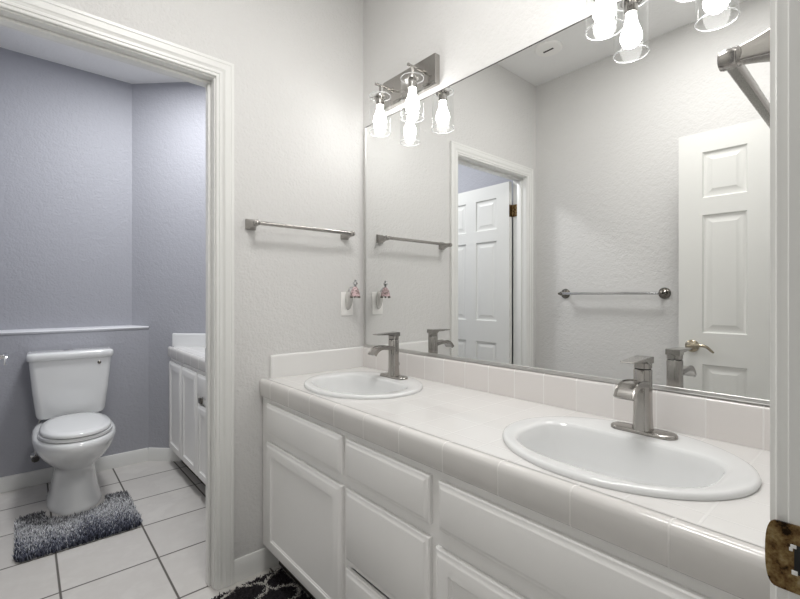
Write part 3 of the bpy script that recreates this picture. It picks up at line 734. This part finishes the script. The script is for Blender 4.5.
# ------------------------------------------------------------------ mats
def shag(name, inside, bounds, n, hgt, colour, label, cat, pad, rad=0.0022):
    x0, x1, y0, y1 = bounds; b = MB(); cols = []
    # backing pad
    b.loft([[(p[0], p[1], 0.0012) for p in pad], [(p[0], p[1], 0.007) for p in pad]])
    cen = colour((x0 + x1) / 2, (y0 + y1) / 2)
    cols += [colour(v[0], v[1]) for v in b.v]
    cnt = 0
    while cnt < n:
        x, y = random.uniform(x0, x1), random.uniform(y0, y1)
        if not inside(x, y): continue
        cnt += 1; c = colour(x, y); a = random.uniform(0, 2 * PI); h_ = hgt * random.uniform(0.65, 1.1); r = rad * random.uniform(0.8, 1.3)
        lx, ly = random.gauss(0, 0.006), random.gauss(0, 0.006)
        base = [(x + r * math.cos(a + q * 2 * PI / 3), y + r * math.sin(a + q * 2 * PI / 3), 0.006) for q in range(3)]
        mid = [(x + lx * 0.5 + r * 0.95 * math.cos(a + q * 2 * PI / 3), y + ly * 0.5 + r * 0.95 * math.sin(a + q * 2 * PI / 3), 0.006 + h_ * 0.6) for q in range(3)]
        tip = (x + lx, y + ly, 0.006 + h_)
        b.add(base + mid + [tip], [(0, 1, 4, 3), (1, 2, 5, 4), (2, 0, 3, 5), (3, 4, 6), (4, 5, 6), (5, 3, 6)])
        cols += [c] * 7
    o = b.build(name, M['pile'], None, True, 180, cols)
    return tag(o, label, cat)
rx0, rx1, ry0, ry1 = -0.035, 0.452, 2.505, 2.985
def in_u(x, y):
    r = 0.04
    dx = max(rx0 + r - x, x - rx1 + r, 0); dy = max(ry0 + r - y, y - ry1 + r, 0)
    if dx * dx + dy * dy > r * r or x < rx0 or x > rx1 or y < ry0 or y > ry1: return False
    cx_ = 0.213; hw = 0.135
    yc = 2.94
    if y > yc: return abs(x - cx_) > hw
    return (x - cx_) ** 2 + (y - yc) ** 2 * 1.6 > hw * hw
def u_col(x, y):
    t = (y - ry0) / (ry1 - ry0) + random.gauss(0, 0.16) + 0.08 * math.sin(x * 17) + 0.05 * math.sin(x * 41 + 1)
    stops = [(0.0, lin(72, 75, 88)), (0.12, lin(92, 95, 110)), (0.28, lin(158, 161, 172)), (0.48, lin(216, 217, 220)), (0.74, lin(212, 213, 216)), (0.92, lin(120, 120, 124)), (1.2, lin(92, 92, 96))]
    t = min(max(t, 0), 1.19)
    for (a, ca), (c_, cb) in zip(stops, stops[1:]):
        if a <= t <= c_:
            q = (t - a) / (c_ - a); v = [ca[i] + (cb[i] - ca[i]) * q for i in range(3)]; break
    j = random.uniform(0.6, 1.25)
    if random.random() < 0.26: j *= 0.3
    return (v[0] * j, v[1] * j, v[2] * j, 1)
pad = [(rx0 + 0.02, ry0 + 0.02), (rx1 - 0.02, ry0 + 0.02), (rx1 - 0.02, ry1 - 0.02), (0.213 + 0.145, ry1 - 0.02)] + \
      [(0.213 + 0.145 * math.cos(a), 2.94 - 0.115 * math.sin(a)) for a in [PI * i / 14 for i in range(15)]] + [(0.213 - 0.145, ry1 - 0.02), (rx0 + 0.02, ry1 - 0.02)]
shag('bath_mat', in_u, (rx0, rx1, ry0, ry1), 12000, 0.026, u_col, 'shaggy blue-grey U-shaped bath mat around the foot of the toilet', 'mat', pad)

mx0, mx1, mmy0, mmy1 = 0.26, 0.825, 0.78, 1.722
def in_r(x, y):
    r = 0.012; dx = max(mx0 + r - x, x - mx1 + r, 0); dy = max(mmy0 + r - y, y - mmy1 + r, 0)
    return dx * dx + dy * dy <= r * r
def trellis(x, y):
    P = 0.093; u, v = (x - 0.729) / P, (y - 1.656) / P
    f1 = (u + v) * 0.5 + 0.09 * math.sin(PI * (u - v)); f2 = (u - v) * 0.5 + 0.09 * math.sin(PI * (u + v))
    d = min(abs(f1 - round(f1)), abs(f2 - round(f2)))
    return d
def r_col(x, y):
    if trellis(x, y) < 0.05: c = lin(226, 222, 216); j = random.uniform(0.8, 1.1)
    else: c = lin(58, 54, 58); j = random.uniform(0.5, 1.4)
    return (c[0] * j, c[1] * j, c[2] * j, 1)
shag('floor_mat', in_r, (mx0, mx1, mmy0, mmy1), 38000, 0.006, r_col, 'dark charcoal floor mat with white trellis lines in front of the long vanity', 'mat', [(mx0 + 0.006, mmy0 + 0.006), (mx1 - 0.006, mmy0 + 0.006), (mx1 - 0.006, mmy1 - 0.006), (mx0 + 0.006, mmy1 - 0.006)], 0.0021)
